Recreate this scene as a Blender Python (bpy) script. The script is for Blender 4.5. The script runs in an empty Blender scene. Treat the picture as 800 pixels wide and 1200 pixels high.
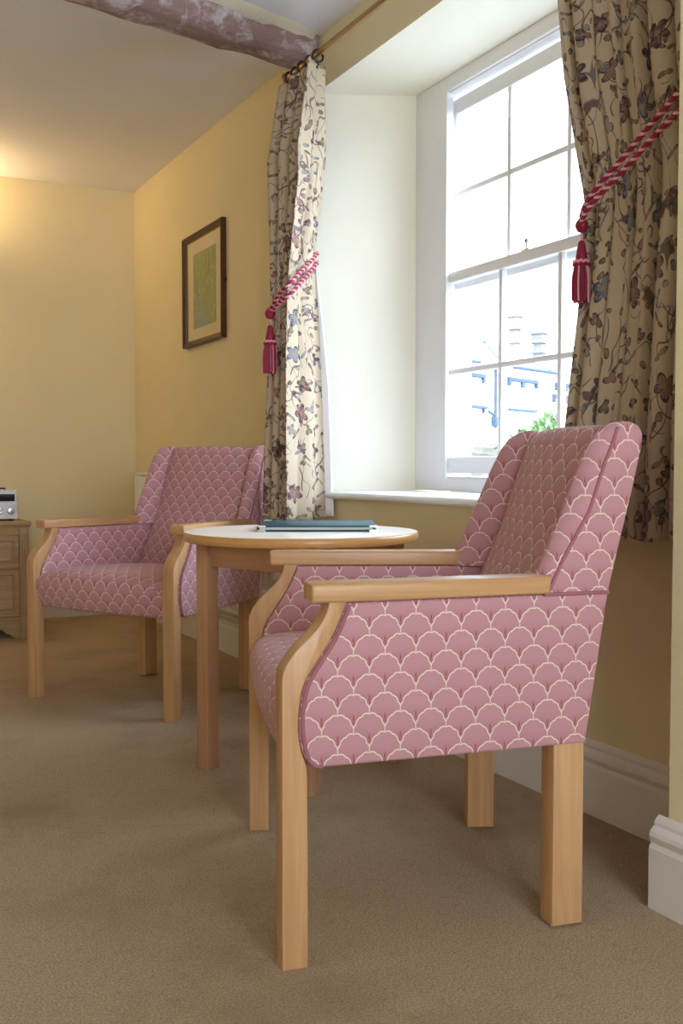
import bpy, bmesh, math, random
from mathutils import Vector, Matrix, noise
PI = math.pi
SC = bpy.context.scene
COL = SC.collection
rnd = random.Random(7)

# ------------------------------------------------------------------ materials
class NT:
    """small wrapper that keeps shader-node code short"""
    def __init__(s, name):
        s.m = bpy.data.materials.new(name); s.m.use_nodes = True
        s.t = s.m.node_tree; s.t.nodes.clear()
        s.out = s.n('ShaderNodeOutputMaterial')
    def n(s, typ, **kw):
        nd = s.t.nodes.new(typ)
        for k, v in kw.items(): setattr(nd, k, v)
        return nd
    def l(s, a, b): s.t.links.new(a, b)
    def setin(s, sock, v):
        if hasattr(v, 'is_output'): s.l(v, sock)
        else: sock.default_value = v
    def math(s, op, a, b=0.0, c=None):
        nd = s.n('ShaderNodeMath', operation=op)
        s.setin(nd.inputs[0], a); s.setin(nd.inputs[1], b)
        if c is not None: s.setin(nd.inputs[2], c)
        return nd.outputs[0]
    def vmath(s, op, a, b=None, scale=None):
        nd = s.n('ShaderNodeVectorMath', operation=op)
        s.setin(nd.inputs[0], a)
        if b is not None: s.setin(nd.inputs[1], b)
        if scale is not None: s.setin(nd.inputs['Scale'], scale)
        return nd.outputs['Value'] if op in ('LENGTH', 'DOT_PRODUCT', 'DISTANCE') else nd.outputs[0]
    def mix(s, f, a, b):
        nd = s.n('ShaderNodeMix', data_type='RGBA')
        s.setin(nd.inputs[0], f)
        for sk, v in ((nd.inputs[6], a), (nd.inputs[7], b)):
            s.setin(sk, v if hasattr(v, 'is_output') else (*v[:3], 1))
        return nd.outputs[2]
    def smooth(s, v, a, b):
        nd = s.n('ShaderNodeMapRange', interpolation_type='SMOOTHSTEP')
        s.setin(nd.inputs[0], v); nd.inputs[1].default_value = a; nd.inputs[2].default_value = b
        return nd.outputs[0]
    def noise(s, vec, scale, detail=4, rough=.55, dist=0):
        nd = s.n('ShaderNodeTexNoise'); s.setin(nd.inputs['Vector'], vec)
        nd.inputs['Scale'].default_value = scale; nd.inputs['Detail'].default_value = detail
        nd.inputs['Roughness'].default_value = rough; nd.inputs['Distortion'].default_value = dist
        return nd.outputs
    def uv(s): return s.n('ShaderNodeUVMap', uv_map='UVMap').outputs[0]
    def obj(s): return s.n('ShaderNodeTexCoord').outputs['Object']
    def mapv(s, vec, scale=(1, 1, 1), loc=(0, 0, 0), rot=(0, 0, 0)):
        nd = s.n('ShaderNodeMapping'); s.setin(nd.inputs[0], vec)
        nd.inputs['Scale'].default_value = scale; nd.inputs['Location'].default_value = loc
        nd.inputs['Rotation'].default_value = rot
        return nd.outputs[0]
    def sep(s, v):
        nd = s.n('ShaderNodeSeparateXYZ'); s.l(v, nd.inputs[0]); return nd.outputs
    def comb(s, x, y, z=0.0):
        nd = s.n('ShaderNodeCombineXYZ')
        for i, v in enumerate((x, y, z)): s.setin(nd.inputs[i], v)
        return nd.outputs[0]
    def bsdf(s, color, rough=.6, metal=0, spec=.4, bump=None, bstr=.2, bdist=.002, sheen=0, **kw):
        b = s.n('ShaderNodeBsdfPrincipled')
        s.setin(b.inputs['Base Color'], color if hasattr(color, 'is_output') else (*color[:3], 1))
        s.setin(b.inputs['Roughness'], rough); b.inputs['Metallic'].default_value = metal
        b.inputs['Specular IOR Level'].default_value = spec
        if sheen:
            b.inputs['Sheen Weight'].default_value = sheen
        if bump is not None:
            bp = s.n('ShaderNodeBump'); bp.inputs['Strength'].default_value = bstr
            bp.inputs['Distance'].default_value = bdist
            s.l(bump, bp.inputs['Height']); s.l(bp.outputs[0], b.inputs['Normal'])
        s.l(b.outputs[0], s.out.inputs[0])
        return b

def srgb(r, g, b):
    f = lambda c: (c/255/12.92) if c/255 <= .04045 else ((c/255+.055)/1.055)**2.4
    return (f(r), f(g), f(b))

def m_plain(name, c, rough=.5, metal=0, spec=.4, var=.06, scale=12):
    t = NT(name)
    nz = t.noise(t.obj(), scale, 4)[0]
    d = tuple(x*(1-var) for x in c); e = tuple(min(1, x*(1+var)) for x in c)
    t.bsdf(t.mix(nz, d, e), rough, metal, spec, bump=nz, bstr=.05)
    return t.m

def m_paint(name, c, bstr=.25):
    t = NT(name)
    o = t.obj()
    a = t.noise(o, 1.7, 3)[0]; b = t.noise(o, 55, 5, .65)[0]
    d = tuple(x*.94 for x in c); e = tuple(min(1, x*1.04) for x in c)
    t.bsdf(t.mix(a, d, e), .75, 0, .25, bump=b, bstr=bstr, bdist=.0025)
    return t.m

def m_wood(name, c1, c2, rough=.38, long=2.0, across=45, spec=.45):
    t = NT(name)
    u = t.uv()
    oi = t.n('ShaderNodeObjectInfo').outputs['Random']
    u2 = t.vmath('ADD', u, t.comb(t.math('MULTIPLY', oi, 7.3), t.math('MULTIPLY', oi, 3.1), 0.0))
    g = t.noise(t.mapv(u2, (long, across, 1)), 1.0, 6, .6, .6)[0]
    f = t.noise(t.mapv(u2, (long*14, across*7, 1)), 1.0, 2)[0]
    k = t.math('ADD', t.math('MULTIPLY', t.smooth(g, .3, .7), .75), t.math('MULTIPLY', f, .25))
    t.bsdf(t.mix(k, c1, c2), rough, 0, spec, bump=k, bstr=.06, bdist=.001)
    return t.m

def m_fan():
    """woven shell pattern: cream scalloped arcs on a dusty rose ground"""
    t = NT('fan_weave_fabric')
    x, y, _ = t.sep(t.uv())
    x = t.math('DIVIDE', x, .0565); y = t.math('DIVIDE', y, .0335)
    k = t.math('FLOOR', y); fy = t.math('SUBTRACT', y, k); fc = t.math('ADD', fy, .05)
    xx = t.math('ADD', x, t.math('MULTIPLY', .5, t.math('FLOORED_MODULO', k, 2.0)))
    fx = t.math('SUBTRACT', t.math('FRACT', t.math('ADD', xx, 100.0)), .5)
    fxb = t.math('SUBTRACT', t.math('FRACT', t.math('ADD', xx, 100.5)), .5)
    fx = t.math('MULTIPLY', fx, 2.0); fxb = t.math('MULTIPLY', fxb, 2.0)
    r = t.math('SQRT', t.math('ADD', t.math('MULTIPLY', fx, fx), t.math('MULTIPLY', fc, fc)))
    a = t.math('ARCTAN2', fc, fx)
    lob = t.math('ABSOLUTE', t.math('SINE', t.math('MULTIPLY', a, 6.0)))
    e = t.math('ADD', .975, t.math('MULTIPLY', lob, .06))
    dr = t.math('SUBTRACT', r, e)
    line = t.math('SUBTRACT', 1.0, t.smooth(t.math('ABSOLUTE', dr), .018, .058))
    inside = t.math('LESS_THAN', dr, 0.0)
    gx = t.math('ADD', t.math('MULTIPLY', fx, inside), t.math('MULTIPLY', fxb, t.math('SUBTRACT', 1.0, inside)))
    gy = t.math('SUBTRACT', fy, t.math('SUBTRACT', 1.0, inside))
    my = t.math('ADD', gy, .74)
    mr = t.math('SQRT', t.math('ADD', t.math('MULTIPLY', t.math('MULTIPLY', gx, gx), 1.1), t.math('MULTIPLY', my, my)))
    ma = t.math('ARCTAN2', gx, my)
    ray = t.smooth(t.math('COSINE', t.math('MULTIPLY', ma, 12.0)), -.1, .6)
    mot = t.math('MULTIPLY', ray, t.math('MULTIPLY', t.math('SUBTRACT', 1.0, t.smooth(mr, .45, .75)), t.smooth(mr, .06, .2)))
    mot = t.math('MULTIPLY', mot, t.math('LESS_THAN', t.math('ABSOLUTE', ma), 1.3))
    weave = t.noise(t.mapv(t.uv(), (900, 1500, 1)), 1.0, 2)[0]
    shade = t.noise(t.uv(), 9, 3)[0]
    base = t.mix(weave, srgb(180, 130, 137), srgb(196, 147, 153))
    base = t.mix(t.smooth(gy, .5, -.9), base, srgb(168, 112, 121))
    base = t.mix(t.math('MULTIPLY', mot, .8), base, srgb(146, 66, 80))
    colr = t.mix(line, base, srgb(228, 208, 198))
    hgt = t.math('ADD', t.math('MULTIPLY', line, .6), t.math('MULTIPLY', weave, .35))
    t.bsdf(colr, .72, 0, .25, bump=hgt, bstr=.35, bdist=.0012, sheen=.15)
    return t.m

def m_floral():
    """linen curtain print: meandering stems, flowers and leaves"""
    t = NT('floral_curtain_fabric')
    u = t.uv()
    wob = t.noise(u, 7, 2)[1]
    uw = t.vmath('ADD', u, t.vmath('SCALE', t.vmath('SUBTRACT', wob, (.5, .5, .5)), scale=.05))
    linen = t.noise(t.mapv(u, (400, 500, 1)), 1.0, 2)[0]
    col = t.mix(linen, srgb(196, 178, 152), srgb(216, 200, 176))
    # stems
    for sc, off, c, w in ((14, 23.3, srgb(104, 78, 86), .011), (6.5, 3.1, srgb(100, 88, 78), .007), (9.0, 11.7, srgb(108, 108, 112), .008)):
        nz = t.noise(t.mapv(u, (1, .75, 1), (off, off*.7, 0)), sc, 1.2, .4)[0]
        d = t.math('ABSOLUTE', t.math('SUBTRACT', nz, .5))
        line = t.math('SUBTRACT', 1.0, t.smooth(d, w*.5, w))
        brk = t.smooth(t.noise(u, 11, 1)[0], .42, .5)
        col = t.mix(t.math('MULTIPLY', t.math('MULTIPLY', line, brk), .85), col, c)
    def motifs(scale, off, petals, r0, amp, squash, cols, prob, seed_chan):
        v = t.n('ShaderNodeTexVoronoi', voronoi_dimensions='2D'); v.inputs['Scale'].default_value = scale
        v.inputs['Randomness'].default_value = .8
        p = t.mapv(uw, (1, 1, 1), (off, off*1.3, 0)); t.l(p, v.inputs['Vector'])
        dlt = t.vmath('SUBTRACT', t.vmath('SCALE', p, scale=scale), t.vmath('SCALE', v.outputs['Position'], scale=scale))
        dx, dy, _ = t.sep(dlt)
        cr, cg, cb = t.sep(t.vmath('ADD', v.outputs['Color'], (0, 0, 0)))
        th = t.math('MULTIPLY', cr, 6.283)
        cs, sn = t.math('COSINE', th), t.math('SINE', th)
        rx = t.math('ADD', t.math('MULTIPLY', dx, cs), t.math('MULTIPLY', dy, sn))
        ry = t.math('SUBTRACT', t.math('MULTIPLY', dy, cs), t.math('MULTIPLY', dx, sn))
        ry = t.math('MULTIPLY', ry, squash)
        rr = t.math('SQRT', t.math('ADD', t.math('MULTIPLY', rx, rx), t.math('MULTIPLY', ry, ry)))
        an = t.math('ARCTAN2', ry, rx)
        edge = t.math('ADD', r0, t.math('MULTIPLY', amp, t.math('ABSOLUTE', t.math('COSINE', t.math('MULTIPLY', an, petals/2)))))
        q = t.math('DIVIDE', rr, edge)
        on = t.math('MULTIPLY', t.math('SUBTRACT', 1.0, t.smooth(q, .92, 1.02)), t.math('LESS_THAN', cg, prob))
        out_l = t.math('MULTIPLY', on, t.smooth(q, .72, .84))
        veins = t.math('MULTIPLY', on, t.smooth(t.math('COSINE', t.math('MULTIPLY', an, petals*2.0)), .5, .9))
        core = t.math('MULTIPLY', on, t.math('SUBTRACT', 1.0, t.smooth(q, .2, .3)))
        ramp = t.n('ShaderNodeValToRGB'); ramp.color_ramp.interpolation = 'CONSTANT'
        els = ramp.color_ramp.elements
        els[0].position = 0; els[0].color = (*cols[0], 1); els[1].position = 1/len(cols); els[1].color = (*cols[1], 1)
        for i in range(2, len(cols)):
            el = els.new(i/len(cols)); el.color = (*cols[i], 1)
        t.l(cb, ramp.inputs[0])
        return on, out_l, veins, core, ramp.outputs[0]
    plum, mauve, blue, grey, olive, brown = srgb(84, 46, 68), srgb(134, 82, 98), srgb(104, 116, 138), srgb(140, 146, 146), srgb(128, 122, 86), srgb(106, 82, 66)
    for args, dark in (((17, 1.3, 2, .10, .28, 2.4, (olive, plum, brown, blue), .66, 0), srgb(84, 72, 72)),
                       ((24, 7.9, 1, .10, .22, 1.6, (plum, brown, grey, mauve), .40, 0), srgb(74, 54, 62)),
                       ((8.2, 4.4, 5, .14, .16, 1.25, (mauve, blue, plum, plum), .48, 0), srgb(72, 48, 66)),
                       ((14, 9.2, 3, .12, .20, 1.5, (plum, mauve, brown, grey), .42, 0), srgb(66, 44, 60))):
        on, ol, vn, co, cc = motifs(*args)
        col = t.mix(t.math('MULTIPLY', on, .68), col, cc)
        col = t.mix(t.math('MULTIPLY', vn, .35), col, dark)
        col = t.mix(t.math('MULTIPLY', ol, .7), col, dark)
        col = t.mix(t.math('MULTIPLY', co, .7), col, srgb(176, 150, 110))
    b = t.bsdf(col, .85, 0, .15, bump=linen, bstr=.2, bdist=.001)
    tr = t.n('ShaderNodeBsdfTranslucent'); t.l(col, tr.inputs[0])
    mx = t.n('ShaderNodeMixShader'); mx.inputs[0].default_value = .22
    t.l(b.outputs[0], mx.inputs[1]); t.l(tr.outputs[0], mx.inputs[2]); t.l(mx.outputs[0], t.out.inputs[0])
    return t.m

def m_carpet():
    t = NT('tan_carpet')
    o = t.obj()
    a = t.noise(o, 240, 3, .7)[0]; b = t.noise(o, 700, 2, .6)[0]; c = t.noise(o, 2.2, 4, .6)[0]; d = t.noise(o, 45, 4, .7)[0]
    k = t.math('ADD', t.math('MULTIPLY', t.smooth(a, .3, .7), .6), t.math('MULTIPLY', t.smooth(b, .3, .7), .4))
    col = t.mix(k, srgb(172, 136, 100), srgb(255, 230, 192))
    col = t.mix(t.math('MULTIPLY', t.smooth(c, .45, .7), .4), col, srgb(166, 132, 96))
    col = t.mix(t.math('MULTIPLY', t.smooth(d, .5, .75), .25), col, srgb(132, 104, 70))
    t.bsdf(col, .95, 0, .05, bump=k, bstr=.9, bdist=.006, sheen=.1)
    return t.m

def m_glass():
    t = NT('window_glass')
    tr = t.n('ShaderNodeBsdfTransparent'); tr.inputs[0].default_value = (.975, .982, .985, 1)
    gl = t.n('ShaderNodeBsdfGlossy'); gl.inputs['Roughness'].default_value = .02
    fr = t.n('ShaderNodeFresnel'); fr.inputs[0].default_value = 1.45
    mx = t.n('ShaderNodeMixShader')
    bf = t.n('ShaderNodeNewGeometry').outputs['Backfacing']
    t.l(t.math('MULTIPLY', fr.outputs[0], t.math('SUBTRACT', 1.0, bf)), mx.inputs[0]); t.l(tr.outputs[0], mx.inputs[1]); t.l(gl.outputs[0], mx.inputs[2])
    t.l(mx.outputs[0], t.out.inputs[0])
    return t.m

def m_beam():
    t = NT('old_timber')
    o = t.mapv(t.obj(), (1, 1, 1), (0, 0, 0), (0, 0, -.2))
    g = t.noise(t.mapv(o, (2.2, 40, 40)), 1.0, 6, .65, .8)[0]
    w = t.noise(o, 9, 5, .7, .5)[0]; p = t.noise(o, 40, 4, .7)[0]
    col = t.mix(g, srgb(92, 66, 66), srgb(176, 148, 142))
    col = t.mix(t.math('MULTIPLY', t.smooth(w, .46, .66), .75), col, srgb(204, 196, 200))
    col = t.mix(t.math('MULTIPLY', t.smooth(p, .58, .7), .5), col, srgb(64, 40, 40))
    t.bsdf(col, .8, 0, .2, bump=t.math('ADD', g, p), bstr=.6, bdist=.006)
    return t.m

def m_print():
    """loose green woodland watercolour (made up)"""
    t = NT('woodland_print')
    u = t.uv()
    n1 = t.noise(t.mapv(u, (1, .35, 1)), 16, 5, .65, .8)[0]; n2 = t.noise(u, 22, 4, .7)[0]
    x, y, _ = t.sep(u)
    tr = t.noise(t.mapv(u, (1, .06, 1)), 38, 2, .5, .3)[0]
    col = t.mix(n1, srgb(178, 182, 92), srgb(112, 126, 66))
    col = t.mix(t.smooth(n2, .5, .7), col, srgb(196, 192, 128))
    trunk = t.math('MULTIPLY', t.smooth(tr, .56, .66), t.smooth(y, .02, .08))
    col = t.mix(t.math('MULTIPLY', trunk, .5), col, srgb(90, 84, 54))
    path = t.math('SUBTRACT', 1.0, t.smooth(t.math('ADD', t.math('ABSOLUTE', t.math('SUBTRACT', x, .06)), t.math('MULTIPLY', t.math('ADD', y, .14), .8)), .03, .14))
    col = t.mix(t.math('MULTIPLY', path, .7), col, srgb(150, 160, 170))
    t.bsdf(col, .6)
    return t.m

def m_leaves(name, c1, c2):
    t = NT(name)
    col = t.mix(t.noise(t.obj(), 6, 3)[0], c1, c2)
    t.bsdf(col, .6)
    return t.m

def m_stone(name, c1, c2):
    t = NT(name)
    v = t.n('ShaderNodeTexVoronoi'); t.l(t.mapv(t.obj(), (1, 1, 2)), v.inputs['Vector']); v.inputs['Scale'].default_value = 6
    col = t.mix(t.sep(v.outputs['Color'])[0], c1, c2)
    t.bsdf(col, .9, bump=v.outputs['Distance'], bstr=.4, bdist=.02)
    return t.m

WALLC = srgb(230, 216, 176)
M = dict(
    wall=m_paint('cream_wall_paint', WALLC), ceil=m_paint('ceiling_paint', srgb(228, 229, 238)),
    soffit=m_paint('window_lit_wall_paint', srgb(244, 240, 224), .15),  # wall paint lightened: window light on the reveal put into the colour
    white=m_plain('white_gloss_paint', srgb(238, 238, 240), .35, var=.02), carpet=m_carpet(),
    trim=m_plain('white_skirting_paint', srgb(222, 217, 212), .4, var=.03),
    beech=m_wood('beech', srgb(182, 136, 92), srgb(204, 162, 116)),
    beech_table=m_wood('table_beech', srgb(172, 126, 92), srgb(192, 148, 112)),
    top=m_wood('glare_lightened_laminate', srgb(246, 238, 222), srgb(252, 246, 234), .25, 1.2, 25),  # pale laminate, raised to near white to paint in the window glare
    edge=m_wood('table_edge_beech', srgb(186, 134, 76), srgb(208, 160, 100), .3),
    oak=m_wood('limed_oak', srgb(158, 128, 90), srgb(186, 158, 118), .5, 2.5, 60),
    fan=m_fan(), floral=m_floral(), glass=m_glass(), beam=m_beam(), art=m_print(),
    plaster=m_paint('crumbling_plaster', srgb(206, 198, 178), .9),
    welt=m_plain('rose_piping', srgb(158, 100, 106), .7),
    lining=m_plain('white_curtain_lining', srgb(240, 240, 244), .8, var=.02),
    brass=m_plain('brass', srgb(172, 144, 104), .3, 1), black=m_plain('black_plastic', srgb(24, 22, 24), .5),
    chrome=m_plain('brushed_metal', srgb(206, 206, 210), .25, 1), silver=m_plain('silver_plastic', srgb(226, 231, 240), .35, .05),
    crimson=m_plain('crimson_cord', srgb(150, 24, 62), .55, var=.2, scale=80), pinkcord=m_plain('pink_cord', srgb(226, 170, 178), .6, var=.1, scale=80),
    frame=m_wood('dark_picture_frame', srgb(66, 38, 22), srgb(98, 60, 34), .35), gold=m_plain('gilt', srgb(160, 120, 60), .4, .7),
    mat=m_plain('cream_mount', srgb(232, 214, 172), .8, var=.02),
    teal=m_plain('teal_leatherette', srgb(14, 74, 88), .42, var=.12, scale=150), paper=m_plain('paper', srgb(226, 222, 210), .8),
    display=m_plain('dark_display', srgb(44, 40, 44), .2), radiator=m_plain('radiator_enamel', srgb(236, 234, 228), .35, var=.02),
    render=m_plain('white_render', srgb(240, 238, 234), .9, var=.03, scale=2), roof=m_plain('pale_slate', srgb(180, 182, 190), .8, var=.06),
    slate=m_plain('grey_slate', srgb(108, 118, 134), .8), dark=m_plain('dark_hood_mould', srgb(50, 66, 84), .8), pot=m_plain('stone_chimney', srgb(104, 100, 98), .9),
    leaf=m_leaves('shrub_leaf', srgb(58, 92, 46), srgb(120, 140, 96)), stonew=m_stone('rubble_stone', srgb(44, 42, 36), srgb(120, 114, 102)),
    grass=m_leaves('greyed_lawn', srgb(126, 126, 120), srgb(150, 148, 140)), stem=m_plain('stem', srgb(84, 66, 44), .8),  # lawn greyed to keep its green bounce off the window frame
    shade=m_plain('lamp_shade_linen', srgb(236, 220, 184), .8),
)

# ------------------------------------------------------------------ mesh helpers
class B:
    def __init__(s): s.bm = bmesh.new(); s.uvl = s.bm.loops.layers.uv.new('UVMap'); s.done = set()
    def box(s, lo, hi, bev=0.0, seg=2, mi=0):
        x0, y0, z0 = lo; x1, y1, z1 = hi
        v = [s.bm.verts.new(p) for p in ((x0,y0,z0),(x1,y0,z0),(x1,y1,z0),(x0,y1,z0),(x0,y0,z1),(x1,y0,z1),(x1,y1,z1),(x0,y1,z1))]
        fs = [s.bm.faces.new([v[i] for i in q]) for q in ((3,2,1,0),(4,5,6,7),(0,1,5,4),(1,2,6,5),(2,3,7,6),(3,0,4,7))]
        for f in fs: f.material_index = mi
        s._bev(fs, bev, seg); return s
    def _bev(s, fs, bev, seg):
        if bev > 0:
            es = list({e for f in fs for e in f.edges})
            bmesh.ops.bevel(s.bm, geom=es, offset=bev, segments=seg, affect='EDGES', profile=.5)
    def prism(s, pts, fn, t0, t1, bev=0.0, seg=2, mi=0):
        """polygon pts (a,b) swept from t0 to t1; fn(a,b,t) -> xyz"""
        A = [s.bm.verts.new(fn(a, b, t0)) for a, b in pts]; Bv = [s.bm.verts.new(fn(a, b, t1)) for a, b in pts]
        n = len(pts); fs = [s.bm.faces.new(A[::-1]), s.bm.faces.new(Bv)]
        for i in range(n): fs.append(s.bm.faces.new([A[i], A[(i+1) % n], Bv[(i+1) % n], Bv[i]]))
        for f in fs: f.material_index = mi
        bmesh.ops.recalc_face_normals(s.bm, faces=fs)
        if bev > 0:
            es = list({e for f in fs[:2] for e in f.edges})
            bmesh.ops.bevel(s.bm, geom=es, offset=bev, segments=seg, affect='EDGES', profile=.5)
        return s
    def grid(s, rows, uvs=None, closed=False, mi=0):
        """rows of points; uvs the same shape"""
        V = [[s.bm.verts.new(p) for p in r] for r in rows]
        n = len(V[0]); fs = []
        for i in range(len(V)-1):
            for j in range(n if closed else n-1):
                j2 = (j+1) % n
                f = s.bm.faces.new([V[i][j], V[i][j2], V[i+1][j2], V[i+1][j]]); f.material_index = mi; fs.append(f)
                if uvs is not None:
                    ids = ((i, j), (i, j+1), (i+1, j+1), (i+1, j))
                    for lp, (a, b) in zip(f.loops, ids):
                        lp[s.uvl].uv = uvs[a][b]
                    s.done.add(f)
        return V, fs
    def loft(s, rings, cap=True, mi=0, uvs=None):
        V, fs = s.grid(rings, uvs, closed=True, mi=mi)
        if cap:
            for r, rev in ((V[0], True), (V[-1], False)):
                f = s.bm.faces.new(r[::-1] if rev else r); f.material_index = mi; fs.append(f)
        return s
    def tube(s, pts, r, n=8, cap=True, mi=0, closed=False):
        pts = [Vector(p) for p in pts]; rings = []; N = len(pts)
        ref = Vector((.123, .456, .881)).normalized()
        nrm = None; L = 0; uvs = []
        for i, p in enumerate(pts):
            a = pts[(i-1) % N] if (closed or i > 0) else p; b = pts[(i+1) % N] if (closed or i < N-1) else p
            tg = (b-a).normalized()
            if nrm is None: nrm = tg.cross(ref).normalized()
            nrm = (nrm - tg*nrm.dot(tg)).normalized(); bn = tg.cross(nrm)
            rr = r(i/(N-1)) if callable(r) else r
            rings.append([p + (nrm*math.cos(2*PI*k/n) + bn*math.sin(2*PI*k/n))*rr for k in range(n)])
            if i: L += (pts[i]-pts[i-1]).length
            uvs.append([(L, k/n*2*PI*rr) for k in range(n+1)])
        if closed: rings.append(rings[0]); cap = False; uvs.append(uvs[0])
        return s.loft(rings, cap, mi, uvs)
    def lathe(s, prof, c=(0, 0, 0), n=24, axis='z', mi=0):
        """prof (r, h) bottom to top"""
        rings = []
        for r, h in prof:
            ring = []
            for k in range(n):
                a = 2*PI*k/n; x, y = r*math.cos(a), r*math.sin(a)
                p = {'z': (x, y, h), 'x': (h, x, y), 'y': (y, h, x)}[axis]
                ring.append((c[0]+p[0], c[1]+p[1], c[2]+p[2]))
            rings.append(ring)
        return s.loft(rings, True, mi)
    def build(s, name, mats, parent=None, smooth=True, grain='auto', angle=40, fix=True):
        bm = s.bm
        if fix: bmesh.ops.recalc_face_normals(bm, faces=list(bm.faces))
        bm.normal_update()
        if grain in 'xyz':
            ga = 'xyz'.index(grain)
        elif bm.verts:
            ext = [max(v.co[i] for v in bm.verts)-min(v.co[i] for v in bm.verts) for i in range(3)]
            ga = ext.index(max(ext))
        for f in bm.faces:
            if f in s.done: continue
            nx = [abs(c) for c in f.normal]; d = nx.index(max(nx))
            ax = [i for i in range(3) if i != d]
            if grain == 'up': pass            # v = vertical
            elif ga in ax: ax = [ga, [i for i in ax if i != ga][0]]
            for lp in f.loops: lp[s.uvl].uv = (lp.vert.co[ax[0]], lp.vert.co[ax[1]])
        me = bpy.data.meshes.new(name); bm.to_mesh(me); bm.free()
        for m in (mats if isinstance(mats, (list, tuple)) else [mats]): me.materials.append(m)
        if smooth:
            me.polygons.foreach_set('use_smooth', [True]*len(me.polygons))
            try: me.set_sharp_from_angle(angle=math.radians(angle))
            except Exception: pass
        o = bpy.data.objects.new(name, me); COL.objects.link(o)
        if parent: o.parent = parent
        return o

def thing(name, label, cat, loc=(0, 0, 0), rz=0, group=None):
    o = bpy.data.objects.new(name, None); COL.objects.link(o); o.empty_display_size = .1
    o.location = loc; o.rotation_euler = (0, 0, rz)
    return tag(o, label, cat, group)
def tag(o, label, cat, group=None):
    o['label'] = label; o['category'] = cat
    if group: o['group'] = group
    return o
def struct(o): o['kind'] = 'structure'; return o
def copy_tree(o, parent=None):
    c = o.copy(); COL.objects.link(c); c.parent = parent
    for ch in list(o.children): copy_tree(ch, c)
    return c
def catmull(pts, n=6):
    out = []
    P = [pts[0]] + list(pts) + [pts[-1]]
    for i in range(1, len(P)-2):
        for k in range(n):
            u = k/n
            out.append(tuple(.5*(2*P[i][d] + (P[i+1][d]-P[i-1][d])*u + (2*P[i-1][d]-5*P[i][d]+4*P[i+1][d]-P[i+2][d])*u*u
                              + (3*P[i][d]-P[i-1][d]-3*P[i+1][d]+P[i+2][d])*u**3) for d in range(len(pts[0]))))
    out.append(tuple(pts[-1])); return out
def interp(tab, z):
    tab = sorted(tab)
    if z <= tab[0][0]: return tab[0][1]
    for (a, b), (c, d) in zip(tab, tab[1:]):
        if z <= c:
            u = (z-a)/(c-a); return b+(d-b)*u
    return tab[-1][1]

# ------------------------------------------------------------------ camera
cam = bpy.data.cameras.new('camera'); co = bpy.data.objects.new('camera', cam); COL.objects.link(co)
cam.sensor_fit = 'VERTICAL'; cam.sensor_height = 36; cam.lens = 1190/1200*36
co.location = (0, 0, .85); co.rotation_euler = (PI/2 - math.atan(53/1190), 0, -math.radians(27.7))
cam.clip_start = .05; cam.clip_end = 300
SC.camera = co

# ------------------------------------------------------------------ room shell
XW, YB, ZC = 1.70, 5.82, 2.43      # window wall, back wall, ceiling
XP, YP = 1.445, 1.405              # projecting pier
XL, YR = -2.7, -2.6
b = B(); b.box((XL-.2, YR-.2, -.15), (2.2, YB+.2, 0)); struct(b.build('floor', M['carpet'], smooth=False))
b = B(); b.box((XL-.2, YR-.2, ZC), (2.2, YB+.2, ZC+.2)); struct(b.build('ceiling', M['ceil'], smooth=False))
b = B(); b.box((XL-.2, YB, 0), (2.2, YB+.2, ZC)); struct(b.build('wall_back', M['wall'], smooth=False))
b = B(); b.box((XL-.2, YR, 0), (XL, YB, ZC)); struct(b.build('wall_left', M['wall'], smooth=False))
W3 = (-1.0, 1.2, .75, 2.15)
b = B(); b.box((XL-.2, YR-.2, 0), (W3[0], YR, ZC)); b.box((W3[1], YR-.2, 0), (2.2, YR, ZC)); b.box((W3[0], YR-.2, 0), (W3[1], YR, W3[2])); b.box((W3[0], YR-.2, W3[3]), (W3[1], YR, ZC))
struct(b.build('wall_front', M['wall'], smooth=False))
# window wall with its splayed recess (one welded ring of masonry)
ZS, ZT = .735, 2.235               # sill board underside, recess soffit
XG = 2.04                          # inner face of the window frame
WL, WR = 3.285, 1.865              # frame outer edges (Y)
RL, RR = 3.46, 1.69                # recess mouth (Y)
b = B()
P = lambda a, c, t: (a, c, t)
b.prism([(XW, RL), (XW, YB), (2.2, YB), (2.2, WL), (XG, WL)], P, 0, ZC)
b.prism([(XW, YP), (XW, RR), (XG, WR), (2.2, WR), (2.2, YP)], P, 0, ZC)
b.prism([(XW, RR), (XW, RL), (XG, WL), (2.2, WL), (2.2, WR), (XG, WR)], P, 0, ZS)
b.prism([(XW, RR), (XW, RL), (XG, WL), (2.2, WL), (2.2, WR), (XG, WR)], P, ZT, ZC)
wr = b.build('wall_right', [M['wall'], M['soffit']], smooth=False)
for p in wr.data.polygons:
    c = p.center
    if (abs(c.z-ZT) < .01 and c.x > XW and p.normal.z < 0): p.material_index = 1
    elif XW+.02 < c.x < XG-.02 and abs(p.normal.z) < .1 and abs(p.normal.y) > .3: p.material_index = 1
struct(wr)
# pier nearer the camera, with a second window behind the camera in it
W2 = (-1.9, -.5, .75, 2.2)
b = B()
b.box((XP, W2[1], 0), (2.2, YP, ZC)); b.box((XP, YR, 0), (2.2, W2[0], ZC))
b.box((XP, W2[0], 0), (2.2, W2[1], W2[2])); b.box((XP, W2[0], W2[3]), (2.2, W2[1], ZC))
struct(b.build('wall_pier', M['wall'], smooth=False))

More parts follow.
